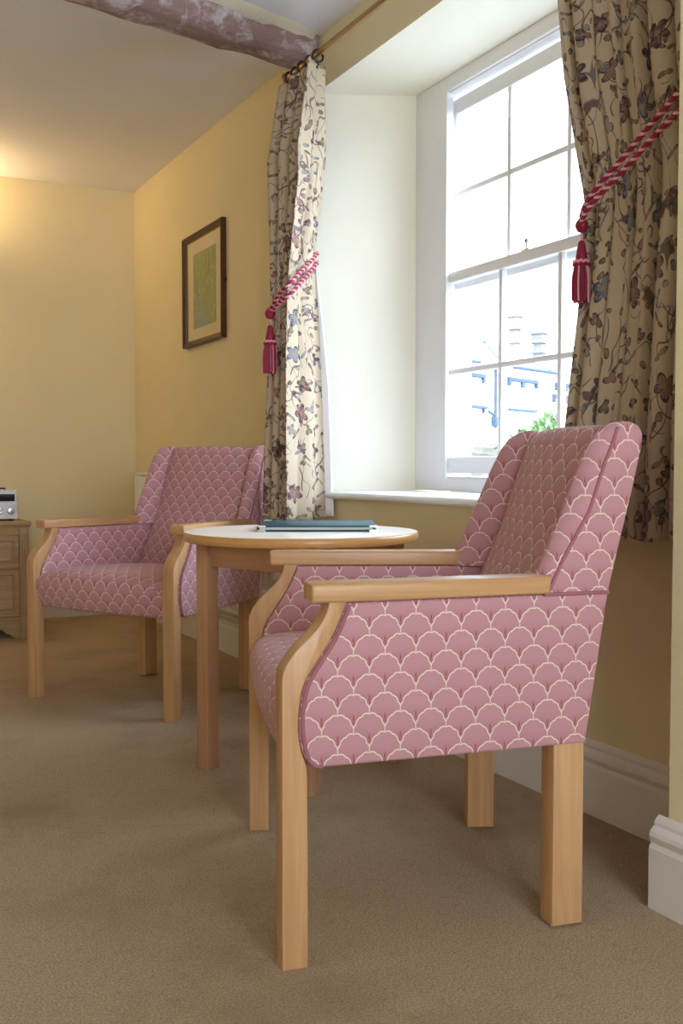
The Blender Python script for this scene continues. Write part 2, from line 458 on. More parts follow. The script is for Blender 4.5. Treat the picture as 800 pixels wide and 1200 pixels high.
def skirting(name, p0, p1, out, h=.178):
    """moulded skirting board from p0 to p1 (xy), facing direction out"""
    prof = [(0, 0), (.026, 0), (.026, .118), (.022, .124), (.020, .128), (.024, .134), (.026, .142), (.024, .150), (.017, .156),
            (.012, .159), (.012, .166), (.008, .172), (0, h)]
    b = B(); p0, p1, o = Vector((*p0, 0)), Vector((*p1, 0)), Vector((*out, 0))
    b.prism(prof, lambda a, z, t: p0+(p1-p0)*t+o*a+Vector((0, 0, z)), 0, 1)
    return struct(b.build(name, M['trim'], angle=25))
skirting('baseboard_right', (XW, YP+.027), (XW, YB-.0275), (-1, 0))
skirting('baseboard_back', (XL, YB), (XW-.0275, YB), (0, -1))
skirting('baseboard_pier', (XP, YR+.02), (XP, YP+.025), (-1, 0))
skirting('baseboard_return', (XP-.0005, YP), (XW-.027, YP), (0, 1))

# ------------------------------------------------------------------ main window
def ring(b, x0, x1, y0, y1, z0, z1, wl, wr, wb, wt, bev=.003):
    b.box((x0, y0, z0), (x1, y0+wl, z1), bev); b.box((x0, y1-wr, z0), (x1, y1, z1), bev)
    b.box((x0, y0+wl, z0), (x1, y1-wr, z0+wb), bev); b.box((x0, y0+wl, z1-wt), (x1, y1-wr, z1), bev)
win = bpy.data.objects.new('window_1', None); COL.objects.link(win); win.location = (XG, 2.575, .76); struct(win)
win_inv = Vector((-XG, -2.575, -.76))
def wbuild(b, name, m, par=win, **k):
    bmesh.ops.translate(b.bm, verts=b.bm.verts, vec=win_inv)
    return b.build(name, m, par, **k)
SL, SR = 3.145, 2.105              # sash opening
ZB0, ZM, ZT0 = .825, 1.515, 2.165
b = B(); ring(b, XG, XG+.03, WR, WL, .762, ZT, .105, .205, .045, .05)      # flat architrave
ring(b, XG+.012, XG+.16, SR-.06, SL+.06, .765, ZT-.005, .06, .06, .05, .05)             # box lining

wbuild(b, 'window_frame', M['white'])
yc = [SL-.055, SR+.055]
def sash(name, x0, z0, z1, wb, wt, bar_z):
    b = B(); x1 = x0+.030; y0, y1 = SR+.004, SL-.004
    ring(b, x0, x1, y0, y1, z0, z1, .062, .062, wb, wt, .004)
    gy0, gy1 = y0+.062, y1-.062; gz0, gz1 = z0+wb, z1-wt; W = (gy1-gy0)/3
    for k in (1, 2):
        b.box((x0+.004, gy0+W*k-.010, gz0), (x1-.004, gy0+W*k+.010, gz1), .004)
    b.box((x0+.0045, gy0, bar_z-.010), (x1-.0045, gy1, bar_z+.010), .004)
    s = wbuild(b, name, M['white'])
    zz = (gz0, bar_z-.010, bar_z+.010, gz1)
    for k in range(3):
        for r in (0, 1):
            g = B(); a0 = gy0+W*k+(.010 if k else 0); a1 = gy0+W*(k+1)-(.010 if k < 2 else 0)
            g.box((x0+.014, a0-.004, zz[2*r]-.004), (x0+.017, a1+.004, zz[2*r+1]+.004))
            wbuild(g, 'window_pane', M['glass'], s, smooth=False)
    return s
upper = sash('upper_sash', XG+.042, ZM-.03, ZT0, .04, .055, 1.83)
lower = sash('lower_sash', XG+.010, ZB0, ZM+.03, .06, .038, 1.19)
b = B(); b.box((XG+.015, 2.63, ZM+.03), (XG+.035, 2.67, ZM+.036), .002); b.tube([(XG+.025, 2.65, ZM+.034), (XG+.025, 2.65, ZM+.055)], .004)
b.lathe([(.003, 0), (.008, .004), (.009, .010), (.006, .016), (.001, .018)], (XG+.025, 2.65, ZM+.053), 12)
wbuild(b, 'sash_fastener', M['chrome'], lower)
b = B(); b.tube([(XG+.036, SL-.002, 1.728), (XG+.030, SL-.012, 1.722), (XG+.026, SL-.040, 1.700)], .0055)
wbuild(b, 'sash_stop', M['chrome'])
b = B(); b.tube([(XG+.020, SL+.022, 2.02), (XG+.012, SL+.012, 1.90), (XG+.018, SL+.004, 1.80), (XG+.024, SL+.004, 1.56)], .0035)
b.box((XG+.004, SL+.018, 1.93), (XG+.016, SL+.034, 2.03), .004)
wbuild(b, 'sash_cord', M['slate'])
# sill board: splayed like the recess, rounded nose over the wall face
b = B()
b.prism([(XW, RR+.002), (XW, RL-.002), (XG+.002, WL-.002), (XG+.002, WR+.002)], P, ZS, .760)
nose = [(0, .0), (0, .025)] + [(-.028-.0125*math.sin(PI*k/8), .0125+.0125*math.cos(PI*k/8)) for k in range(9)]
b.prism(nose, lambda a, z, t: (XW+.001+a, t, ZS+z), RR-.03, RL+.03)
wbuild(b, 'window_sill', M['white'])

# window behind the camera (fixed casement that lights the room)
win2 = bpy.data.objects.new('window_2', None); COL.objects.link(win2); win2.location = (1.95, -1.25, .8); struct(win2)
b = B(); y0, y1, z0, z1 = W2
ring(b, 1.95, 2.02, y0, y1, z0, z1, .06, .06, .06, .06); b.box((1.955, -1.215, z0+.06), (2.015, -1.185, z1-.06), .004); b.box((1.956, y0+.06, 1.46), (2.014, y1-.06, 1.49), .004)
bmesh.ops.translate(b.bm, verts=b.bm.verts, vec=(-1.95, 1.25, -.8)); b.build('window_frame', M['white'], win2)
for ya, yb in ((y0+.055, -1.21), (-1.19, y1-.055)):
    for za, zb in ((z0+.055, 1.465), (1.485, z1-.055)):
        g = B(); g.box((1.983, ya, za), (1.987, yb, zb)); bmesh.ops.translate(g.bm, verts=g.bm.verts, vec=(-1.95, 1.25, -.8))
        g.build('window_pane', M['glass'], win2, smooth=False)

# wide casement behind the camera, made up and added only to light the room
fill_win = bpy.data.objects.new('added_fill_window', None); COL.objects.link(fill_win); fill_win.location = (.1, YR-.12, .75); struct(fill_win)
x0, x1, z0, z1 = W3
def w3(b): bmesh.ops.translate(b.bm, verts=b.bm.verts, vec=(-.1, -YR+.12, -.75)); return b
b = B(); ya, yb = YR-.16, YR-.09
b.box((x0, ya, z0), (x0+.06, yb, z1), .004); b.box((x1-.06, ya, z0), (x1, yb, z1), .004); b.box((x0+.06, ya, z0), (x1-.06, yb, z0+.06), .004); b.box((x0+.06, ya, z1-.06), (x1-.06, yb, z1), .004)
for k in (1, 2, 3): b.box((x0+(x1-x0)*k/4-.02, ya+.004, z0+.06), (x0+(x1-x0)*k/4+.02, yb-.004, z1-.06), .004)
w3(b).build('window_frame', M['white'], fill_win)
for k in range(4):
    g = B(); g.box((x0+(x1-x0)*k/4+.015, YR-.128, z0+.055), (x0+(x1-x0)*(k+1)/4-.015, YR-.124, z1-.055)); w3(g).build('window_pane', M['glass'], fill_win, smooth=False)

# ------------------------------------------------------------------ ceiling beam
beam = thing('ceiling_beam', 'rough weathered oak beam across the ceiling ending above the left curtain', 'beam', (0, 3.25, ZC))
b = B(); NB = 70; rows = []; uvs = []
x0b, x1b = -2.69, 1.695
for i in range(NB+1):
    x = x0b+(x1b-x0b)*i/NB
    yf = 3.205+.2035*x; yn = 2.976+.251*x      # far / near edges in plan
    yn = min(yn, yf-.06)
    ring_ = [(yf, ZC-.001), (yf+.004, ZC-.05), (yf-.004, 2.347), (yf-.02, 2.336), (yf-.06, 2.332), ((yn+yf)/2-.02, 2.334), (yn+.045, 2.337), (yn+.022, 2.345), (yn+.010, 2.37), (yn+.004, 2.40), (yn-.004, ZC-.001)]
    row = []
    for k, (y, z) in enumerate(ring_):
        q = Vector((x*5, y*9, z*9)); d = noise.fractal(q, 1.0, 2.0, 4)*.012
        dz = noise.fractal(q+Vector((7, 3, 1)), 1.0, 2.0, 4)*.010
        if k in (0, 10): dz = 0
        row.append((x, y+d-3.25, min(z+dz, ZC-.001)-ZC))
    rows.append(row)
b.loft(rows); b.build('timber', M['beam'], beam, grain='x', angle=55)
b = B(); rows = []
for i in range(121):
    x = x0b+(x1b-.03-x0b)*i/120; yn = min(2.976+.251*x, 3.205+.2035*x-.06)
    w = .026+.018*noise.noise(Vector((x*9, 1, 2)))+.008*noise.noise(Vector((x*31, 4, 2))); h = .022+.016*noise.noise(Vector((x*7, 5, 8)))+.010*noise.noise(Vector((x*37, 5, 8)))
    rows.append([(x, yn-.012-w-3.25, -.001), (x, yn-.009-3.25, -h), (x, yn+.012-3.25, -h-.004), (x, yn+.014-3.25, -.001)])
b.loft(rows); b.build('plaster_edge', M['plaster'], beam, angle=70)

# ------------------------------------------------------------------ curtains
pole_x, pole_z = 1.57, 2.259
pole = thing('curtain_pole', 'slim brass curtain pole running above the window recess', 'curtain pole', (pole_x, 2.55, pole_z))
b = B(); b.tube([(0, -1.135, 0), (0, .85, 0)], .0105, 14); b.build('rod', M['brass'], pole)
for y in (-1.12, .845):
    b = B(); b.tube([(0, y, 0), (.128, y, 0)], .007, 10); b.lathe([(.02, 0), (.02, .006), (.012, .01)], (.119, y, 0), 16, 'x'); b.build('bracket', M['brass'], pole)
b = B(); b.lathe([(.011, 0), (.018, .006), (.02, .018), (.012, .03), (.004, .036)], (0, .85, 0), 16, 'y'); b.build('finial', M['brass'], pole)

def curtain(name, label, zs, plan, thick=.003, lining=None):
    """plan(t, z) -> (x, y); t runs over the cloth's width"""
    NU = 150
    root = thing(name, label, 'curtain', (*plan(.5, zs[0]), zs[0]))
    o = Vector(root.location)
    ref = [plan(k/NU, .9) for k in range(NU+1)]; arc = [0]
    for a, c in zip(ref, ref[1:]): arc.append(arc[-1]+math.hypot(c[0]-a[0], c[1]-a[1]))
    rows, uvs = [], []
    for z in zs:
        r = []
        for k in range(NU+1):
            x, y = plan(k/NU, z)
            zz = z
            if z == zs[-1]: zz += .012*math.sin(k*.42)*(.6+.4*math.sin(k*.11))
            if z == zs[0]: zz += .006*math.sin(k*.3)
            r.append(Vector((x, y, zz))-o)
        rows.append(r); uvs.append([(arc[k], z) for k in range(NU+1)])
    b = B(); b.grid(rows, uvs); c = b.build('cloth', M['floral'], root, angle=180, fix=False)
    md = c.modifiers.new('thickness', 'SOLIDIFY'); md.thickness = thick; md.offset = 0
    return root, o

# left curtain: a leading panel turned towards the window, then gathered folds
Lr = [(2.293, 3.200), (2.114, 3.225), (1.908, 3.262), (1.648, 3.345), (1.524, 3.342), (1.304, 3.318), (.995, 3.298), (.66, 3.278)]
Lg = [(2.25, 3.155), (2.147, 3.150), (1.848, 3.150), (1.493, 3.235), (1.228, 3.249), (.68, 3.244)]
Ll = [(2.265, 3.478), (1.937, 3.485), (1.717, 3.461), (1.464, 3.425), (1.249, 3.457), (.999, 3.491), (.663, 3.520)]
def planL(t, z):
    yr, yg, yl = interp(Lr, z), interp(Lg, z), interp(Ll, z)
    top = max(0, min(1, (z-1.95)/.3))
    xr, xg = 1.655-.03*top, 1.488+.045*top
    if t < .34:
        u = t/.34
        e = u*u*(3-2*u)*.35+u*.65
        x = xr+(xg-xr)*e; y = yr+(yg-yr)*u + .020*math.sin(u*PI*2.0+.5)*(1-u)*(1-.4*top)
        x += .006*math.sin(u*PI*5+z*2)
        y += .010*math.sin(u*PI*3+z*1.3)*u*(1-u)*4
        return x, y
    u = (t-.34)/.66
    pin = 1-.45*math.exp(-((z-1.44)/.12)**2)
    n = 3.5
    a = (.044+.008*math.sin(z*2.1))*pin*(1-.2*top)
    ph = 2*PI*n*u + .35*math.sin(z*1.7)*u
    x = xg+.034*pin*(1-math.exp(-u*9))*1.0 + a*(1-math.cos(ph))*.9 - a*.5*(1-math.exp(-u*9))
    y = yg+(yl-yg)*u + .018*math.sin(ph*1.0)*(1-u*.4)*pin
    return x, y
zsL = [2.235, 2.232]+[2.22-.03*k for k in range(52)]+[.672, .660]
cl, ol = curtain('curtain', 'cream floral curtain tied back beside the empty far armchair, left of the window', zsL, planL)
b = B(); rows = []
for z in [1.66-.04*k for k in range(25)]+[.672]:
    x, y = planL(0, z); f = min(1, max(.02, (1.68-z)/.55)); w = .028*f
    rows.append([Vector(p)-ol for p in ((x-.02, y+.012, z), (x-.004+.006*f, y+.005, z), (x-.004+.016*f, y-.002-w*.7, z), (x-.004+.024*f, y-w, z), (x-.004+.028*f, y-w*.6, z), (x-.004+.014*f, y+.012, z))])
b.loft(rows); b.build('lining', M['lining'], cl, angle=180)

# right curtain
Rl = [(2.25, 1.998), (1.987, 1.985), (1.772, 1.953), (1.663, 1.927), (1.558, 1.91), (1.473, 1.891), (1.27, 1.882), (1.19, 1.889), (1.07, 1.909), (.937, 1.931), (.68, 1.955)]
def planR(t, z):
    yl = interp(Rl, z); yr = 1.475
    pin = 1-.40*math.exp(-((z-1.48)/.16)**2)
    y = yl+(yr-yl)*t
    n = 6.2
    ph = 2*PI*n*(t**.92) + .5*math.sin(z*1.9+t*3) + .9
    a = (.036+.010*math.sin(t*9+z))*pin
    x = 1.655-.030*min(1, t*5)*pin + a*(math.cos(ph)+.30*math.cos(2*ph+.4)) + .010*math.cos(2.3*ph+z)*(1-.5*t)*pin
    y += .020*math.sin(ph+.6)*pin*min(1, t*8)
    return min(1.685, max(1.562, x)), y
zsR = [2.235, 2.232]+[2.22-.03*k for k in range(51)]+[.70, .690]
cr, orr = curtain('curtain', 'cream floral curtain tied back behind the near armchair, right of the window', zsR, planR)

def curtain_ring(y, label, x=pole_x):
    r = thing('curtain_ring', label, 'curtain ring', (x, y, pole_z-.008), group='black rings on the brass curtain pole')
    b = B(); b.tube([(.020*math.cos(a), .003*math.sin(a*2), .020*math.sin(a)) for a in [2*PI*k/24 for k in range(24)]], .0035, 8, closed=True)
    b.build('hoop', M['black'], r)
    b = B(); b.tube([(0, 0, -.020), (.003, .002, -.030), (-.003, .002, -.036), (0, 0, -.042)], .0028, 6); b.build('hook', M['black'], r)
for y, lab in ((3.165, 'black curtain ring on the brass pole nearest the window recess, above the left curtain'),
               (3.222, 'second black curtain ring from the window recess, above the left curtain'),
               (3.28, 'third black curtain ring from the window recess, under the beam end'),
               (3.335, 'fourth black curtain ring from the window recess, behind the beam end'),
               (3.385, 'black curtain ring farthest from the window recess, at the outer edge of the left curtain')):
    curtain_ring(y, lab)

def tieback(label, paths, tassel_at, scale=1.0):
    root = thing('curtain_tieback', label, 'curtain tieback', tassel_at)
    o = Vector(tassel_at)
    for pth in paths:
        pts = [Vector(p)-o for p in catmull(pth, 10)]
        L = [0]
        for a, c in zip(pts, pts[1:]): L.append(L[-1]+(c-a).length)
        # resample evenly
        N = max(30, int(L[-1]/.003)); rs = []
        j = 0
        for i in range(N+1):
            d = L[-1]*i/N
            while j < len(L)-2 and L[j+1] < d: j += 1
            u = (d-L[j])/max(1e-9, L[j+1]-L[j]); rs.append(pts[j].lerp(pts[j+1], min(1, u)))
        b = B()
        for s in range(3):
            st = []
            for i, p in enumerate(rs):
                tg = (rs[min(i+1, N)]-rs[max(i-1, 0)]).normalized(); n1 = tg.cross(Vector((1, .2, .1))).normalized(); n2 = tg.cross(n1)
                a = 2*PI*(L[-1]*i/N/.030)+2*PI*s/3
                st.append(p+(n1*math.cos(a)+n2*math.sin(a))*.0036*scale)
            b.tube(st, .0042*scale, 7, mi=1 if s == 2 else 0)
        b.build('rope', [M['crimson'], M['pinkcord']], root)
    k = scale
    b = B(); b.lathe([(.004*k, -.020*k), (.013*k, -.015*k), (.018*k, -.003*k), (.017*k, .008*k), (.009*k, .018*k), (.003*k, .024*k)], n=16); b.build('knot', M['crimson'], root)
    b = B(); b.tube([(0, 0, -.018*k), (.003, .002, -.030*k), (0, 0, -.045*k)], .0035*k, 7); b.build('neck_cord', M['pinkcord'], root)
    b = B(); b.lathe([(.016*k, -.098*k), (.0165*k, -.092*k), (.013*k, -.070*k), (.010*k, -.050*k), (.008*k, -.044*k), (.003*k, -.040*k)], n=18); b.build('tassel_head', M['crimson'], root)
    b = B()
    for dz in (-.099, -.106):
        b.tube([(.0205*k*math.cos(a), .0205*k*math.sin(a), dz*k+.002*math.sin(a*10)) for a in [2*PI*q/60 for q in range(60)]], .0040*k, 6, closed=True, mi=0 if dz > -.1 else 1)
    b.build('tassel_band', [M['pinkcord'], M['crimson']], root)
    b = B()
    for q in range(40):
        a = 2*PI*q/40+rnd.uniform(-.05, .05); r0 = .016*k if q % 2 else .010*k; r1 = (.023 if q % 2 else .014)*k*rnd.uniform(.92, 1.08)
        zz = -.205*k+rnd.uniform(-.006, .004)
        b.tube([(r0*math.cos(a), r0*math.sin(a), -.102*k), (r1*.95*math.cos(a), r1*.95*math.sin(a), -.135*k), (r1*math.cos(a), r1*math.sin(a), -.17*k), (r1*.96*math.cos(a+.05), r1*.96*math.sin(a+.05), zz)], .0027*k, 5, mi=1 if rnd.random() < .3 else 0)
    b.build('tassel_skirt', [M['crimson'], M['pinkcord']], root, angle=60)
tieback('crimson twisted rope tieback with tassel on the left curtain',
        [[(1.662, 3.352, 1.628), (1.60, 3.288, 1.580), (1.475, 3.180, 1.480), (1.455, 3.235, 1.445), (1.462, 3.325, 1.405)],
         [(1.662, 3.352, 1.594), (1.60, 3.288, 1.546), (1.475, 3.180, 1.442), (1.458, 3.24, 1.418), (1.462, 3.325, 1.395)]], (1.462, 3.33, 1.392))
tieback('crimson twisted rope tieback with tassel on the right curtain',
        [[(1.52, 1.47, 1.585), (1.535, 1.55, 1.557), (1.545, 1.65, 1.510), (1.545, 1.763, 1.445), (1.585, 1.835, 1.418)],
         [(1.52, 1.47, 1.548), (1.535, 1.55, 1.525), (1.545, 1.65, 1.482), (1.545, 1.763, 1.425), (1.585, 1.835, 1.405)]], (1.59, 1.838, 1.405), .84)

# ------------------------------------------------------------------ armchair
TAP = math.radians(7.7); CT, ST = math.cos(TAP), math.sin(TAP)
def side_pt(sd, s, o, z):
    return Vector((sd*(.355+o*CT-s*ST), -.26+s*CT+o*ST, z))
def armchair(label, loc, rz):
    root = thing('armchair', label, 'armchair', loc, rz, 'rose upholstered beech armchairs')
    fr = [(-.0225, 0), (-.0225, .20), (-.0225, .40)]+catmull([(-.0225, .49), (-.0185, .512), (.001, .541), (.036, .575), (.054, .602), (.060, .625)], 5)
    bk = [(.0225, 0), (.0225, .20), (.0215, .330)]+catmull([(.0205, .345), (.011, .375), (.006, .41), (.009, .455), (.018, .489), (.044, .530), (.066, .565), (.081, .597), (.092, .625)], 4)
    for sd in (1, -1):
        sp = lambda s, z, o, sd=sd: side_pt(sd, s, o, z)
        b = B(); b.prism(fr+bk[::-1], sp, -.045, 0, .003)
        b.build('leg', M['beech'], root, grain='z')
        b = B(); b.prism([(.487, .006), (.549, .006), (.549, .37), (.487, .37)], sp, -.052, -.004, .003); b.build('leg', M['beech'], root, grain='z')
        # arm board
        b = B(); b.prism([(.027, .624), (.033, .622), (.470, .622), (.474, .655), (.033, .655), (.027, .653)], sp, -.048, .010, .006, 3); b.build('armrest', M['beech'], root, grain='y')
        # side panel
        pan = [(.040, .343)]+[(.0235, .352)]+[(a+.001, z) for a, z in bk[3:] if z > .36 and z < .615]+[(.089, .6205), (.592, .6205), (.548, .345)]
        b = B()
        dense = []
        n = len(pan)
        for i in range(n):
            a, c = pan[i], pan[(i+1) % n]; m = max(1, int(math.hypot(c[0]-a[0], c[1]-a[1])/.05))
            for k in range(m): dense.append((a[0]+(c[0]-a[0])*k/m, a[1]+(c[1]-a[1])*k/m))
        b.prism(dense, sp, -.052, .004, .006, 3)
        pn = b.build('side_panel', M['fan'], root, grain='up')
        uvl = pn.data.uv_layers[0]
        for p in pn.data.polygons:
            for li in p.loop_indices:
                c = pn.data.vertices[pn.data.loops[li].vertex_index].co
                s_ = (c.y+.26)/CT
                if abs(p.normal.x) > .4: uvl.data[li].uv = (s_*sd+.011, c.z+.004)
        b = B(); b.tube([side_pt(sd, s, .004, z) for s, z in catmull([(.046, .344), (.030, .350), (.0185, .372), (.0125, .41), (.015, .455), (.024, .489), (.050, .530), (.072, .565), (.088, .600), (.094, .618)], 4)], .0036, 8)
        b.build('piping', M['welt'], root); b = B(); b.tube([side_pt(sd, s, .004, .621) for s in (.46, .50, .55, .592)], .0036, 8)
        b.build('piping', M['welt'], root)
        # wing
        zz = [.622, .66, .70, .75, .80, .85, .89, .912, .926, .934]
        pip = [(.62, .468), (.684, .500), (.768, .551), (.861, .584), (.905, .604), (.934, .618)]
        frt = [(.62, .440), (.67, .466), (.71, .486), (.785, .517), (.845, .542), (.893, .566), (.915, .582), (.934, .606)]
        jun = [(.62, .500), (.716, .545), (.805, .572), (.874, .598), (.934, .625)]
        rer = [(.62, .593), (.704, .614), (.798, .639), (.892, .661), (.912, .664), (.926, .660), (.934, .645)]
        rows = []; uvs = []
        for z in zz:
            p_, f_, j_, r_ = interp(pip, z), interp(frt, z), interp(jun, z), interp(rer, z)
            tp = 1 if z < .90 else (1-(z-.90)/.034*.30)
            sec = [(r_, -.002), ((p_*.4+r_*.6), .003), ((p_*.75+r_*.25), .003), (p_, .001), (p_*.5+f_*.5-.002, -.006), (f_+.001, -.020), (f_, -.032), (f_+.010, -.044), (f_*.5+j_*.5, -.054), (j_, -.064), (r_, -.068)]
            mid = .5*(p_+r_)
            rr, uu, acc = [], [], 0
            for q, (s, o) in enumerate(sec):
                s2 = mid+(s-mid)*(1 if z < .92 else .9); o2 = -.03+(o+.03)*tp
                rr.append(side_pt(sd, s2, o2, z if z < .93 else z-.004*abs(s2-mid)/.03))
                if q: acc += math.hypot(sec[q][0]-sec[q-1][0], sec[q][1]-sec[q-1][1])
                if q == 6: af = acc
                uu.append((sd*(r_-acc if q <= 6 else r_-af+(acc-af))+.02, z+.004))
            uu.append((uu[-1][0]+sd*.06, z+.004))
            rows.append(rr); uvs.append(uu)
        b = B(); b.loft(rows, True, 0, uvs); b.build('wing', M['fan'], root, grain='up', angle=60)
        b = B(); b.tube([side_pt(sd, interp(pip, z), .001 if z < .9 else -.004, z) for z in [.622+.012*k for k in range(26)]], .0034, 8)
        b.build('piping', M['welt'], root)
    # back between the wings
    prof = catmull([(.405, .40), (.432, .45), (.505, .622), (.545, .716), (.572, .805), (.597, .874), (.612, .908), (.628, .926), (.645, .928), (.658, .920), (.663, .900)], 4)+[(.639, .80), (.594, .621), (.548, .346), (.50, .345), (.44, .36)]
    arc = [0]
    for a, c in zip(prof, prof[1:]): arc.append(arc[-1]+math.hypot(c[0]-a[0], c[1]-a[1]))
    arc.append(arc[-1]+.06)
    rows, uvs = [], []
    NX = 14
    for i in range(NX+1):
        u = -1+2*i/NX
        r, uu = [], []
        for k, (s, z) in enumerate(prof):
            hw = .355-s*ST-.060
            y = -.26+s*CT
            if k < 36: y -= (.020*(1-u*u)-.010*abs(u)**12)*min(1, max(0, (z-.4)/.15))
            if s > .55 and k > 40 or k > len(prof)-6: hw = .355-s*ST-(.004 if z > .60 else .012)
            r.append((u*hw, y, z+(.004*(1-u*u) if z > .9 else 0))); uu.append((u*hw, arc[k]))
        uu.append((u*.25, arc[-1])); rows.append(r); uvs.append(uu)
    b = B(); b.loft(rows, True, 0, uvs); b.build('backrest', M['fan'], root, grain='up', angle=60)
    # seat
    prof = catmull([(-.245, .335), (-.268, .345), (-.282, .38), (-.288, .42), (-.280, .452), (-.252, .472), (-.20, .480), (-.10, .482), (.02, .478), (.12, .472), (.175, .465)], 4)+[(.20, .40), (.20, .345)]
    arc = [0]
    for a, c in zip(prof, prof[1:]): arc.append(arc[-1]+math.hypot(c[0]-a[0], c[1]-a[1]))
    arc.append(arc[-1]+.4)
    rows, uvs = [], []
    for i in range(17):
        u = -1+2*i/16; r, uu = [], []
        for k, (y, z) in enumerate(prof):
            hw = .355-(y+.26)*ST/CT-.050
            rd = (1-abs(u)**6)
            yy = y - .012*(1-u*u) + (.012*(1-rd) if y < -.1 else 0)
            z2 = z if z < .44 else z-.014*(1-rd)+.006*(1-u*u)
            r.append((u*hw, yy, z2)); uu.append((u*hw+.02, arc[k]))
        uu.append((u*.3, arc[-1])); rows.append(r); uvs.append(uu)
    b = B(); b.loft(rows, True, 0, uvs); b.build('seat', M['fan'], root, grain='up', angle=60)
    return root
near = armchair('rose fan-patterned armchair nearest the camera, in front of the window', (1.071, 1.780, 0), math.radians(-108.3))
far = copy_tree(near); far.location = (1.128, 3.672, 0); far.rotation_euler = (0, 0, math.radians(-59.9))
far['label'] = 'rose fan-patterned armchair by the far corner, behind the round table'

# ------------------------------------------------------------------ table and folder
TC = Vector((1.232, 2.590, 0)); TR = .33; TZ = .67
TA = math.atan2(.405, .914)
table = thing('side_table', 'round beech side table with pale top between the armchairs', 'table', TC, TA)
b = B(); n = 72
b.lathe([(TR-.004, TZ-.0015), (TR-.003, TZ-.0004), (TR-.006, TZ)], n=n)
b.lathe([(.001, TZ-.0014), (TR-.004, TZ-.0014)], n=n) if False else None
b.build('table_top', M['top'], table, grain='x', angle=30)
b = B(); b.lathe([(TR-.012, TZ-.026), (TR-.004, TZ-.0255), (TR, TZ-.021), (TR+.0005, TZ-.012), (TR-.001, TZ-.004), (TR-.004, TZ-.0012)], n=n); b.build('edge_band', M['edge'], table, grain='x')
h = .187
for sx in (-1, 1):
    for sy in (-1, 1):
        b = B(); b.box((sx*h-.0225, sy*h-.0225, 0), (sx*h+.0225, sy*h+.0225, TZ-.026), .004); b.build('leg', M['beech_table'], table, grain='z')
for sx, sy in ((-1, 0), (1, 0), (0, -1), (0, 1)):
    b = B()
    if sx: b.box((sx*h-.010, -h+.022, TZ-.098), (sx*h+.010, h-.022, TZ-.026), .002)
    else: b.box((-h+.022, sy*h-.010, TZ-.098), (h-.022, sy*h+.010, TZ-.026), .002)
    b.build('apron', M['beech_table'], table)

# menu/information folder (two stacked covers with pages between)
q = [Vector((1.100, 2.590, 0)), Vector((1.392, 2.440, 0)), Vector((1.520, 2.690, 0)), Vector((1.228, 2.840, 0))]   # near-left, near-right, far-right, far-left
fc = sum(q, Vector())/4; fa = math.atan2((q[1]-q[0]).y, (q[1]-q[0]).x)
folder = thing('document_folder', 'dark teal information folder with metal corners lying on the round table', 'folder', (fc.x, fc.y, TZ), fa)
FL, FW = .165, .142
b = B(); b.box((-FL, -FW, .0005), (FL, FW, .0055), .0015); b.build('cover', M['teal'], folder)
b = B(); b.box((-FL+.004, -FW+.008, .0056), (FL-.012, FW-.008, .0125)); b.build('pages', M['paper'], folder, smooth=False)
b = B(); b.box((-FL, -FW, .0126), (FL, FW, .0176), .0015); b.build('cover', M['teal'], folder)
b = B(); b.box((-FL-.003, -FW, .0008), (-FL+.004, FW, .0172), .003); b.build('spine', M['black'], folder)
for sx in (-1, 1):
    for sy in (-1, 1):
        for z in (.0002, .0124):
            b = B(); cx, cy = sx*(FL+.0008), sy*(FW+.0008)
            b.prism([(cx, cy), (cx-sx*.022, cy), (cx, cy-sy*.022)], lambda a, c, t: (a, c, t), z, z+.0056, .0008)
            b.build('metal_corner', M['chrome'], folder)

# ------------------------------------------------------------------ radiator
rad = thing('radiator', 'white panel radiator on the wall behind the far armchair', 'radiator', (1.65, 4.56, .21))
b = B(); ya, yb = -1.01, 1.03
nf = 40; prof = []
for i in range(nf):
    y = ya+.02+(yb-ya-.04)*i/nf; w = (yb-ya-.04)/nf
    prof += [(y, -.018), (y+w*.30, -.018), (y+w*.42, -.025), (y+w*.88, -.025)]
prof += [(yb-.02, -.018), (yb-.02, .025), (ya+.02, .025)]
b.prism(prof, lambda y, x, t: (x, y, t), .02, .585); b.build('panel', M['radiator'], rad, angle=20)
b = B(); b.box((-.028, ya, .0), (.03, ya+.022, .605), .004); b.build('side_cover', M['radiator'], rad)
b = B(); b.box((-.028, yb-.022, .0), (.03, yb, .605), .004); b.build('side_cover', M['radiator'], rad)
b = B()
b.box((-.028, ya+.022, .596), (-.020, yb-.022, .611), .002); b.box((.022, ya+.022, .596), (.03, yb-.022, .611), .002)
for i in range(100):
    y = ya+.03+(yb-ya-.06)*i/99; b.box((-.021, y-.004, .598), (.023, y+.004, .608))
b.build('top_grille', M['radiator'], rad, smooth=False)
b = B(); b.box((-.02, ya+.022, .0), (.02, yb-.022, .02), .004); b.build('bottom_rail', M['radiator'], rad)
vy = 3.643-4.56
b = B(); b.tube([(-.02, vy, .06), (-.07, vy, .06)], .009, 10); b.tube([(-.07, vy, .075), (-.07, vy, -.208)], .0075, 10); b.build('valve_body', M['black'], rad)
b = B()
pr = [(.012, .070), (.020, .078), (.0225, .090), (.0225, .140), (.019, .152), (.008, .156)]
rings = []
for r, z in pr:
    rings.append([(-.07+(r*(1 if k % 2 else .90))*math.cos(2*PI*k/36), vy+(r*(1 if k % 2 else .90))*math.sin(2*PI*k/36), z) for k in range(36)])
b.loft(rings); b.build('valve_head', M['white'], rad, angle=15)
for y in (ya+.3, yb-.3): b = B(); b.box((.026, y-.02, .1), (.0495, y+.02, .5)); b.build('wall_bracket', M['radiator'], rad, smooth=False)

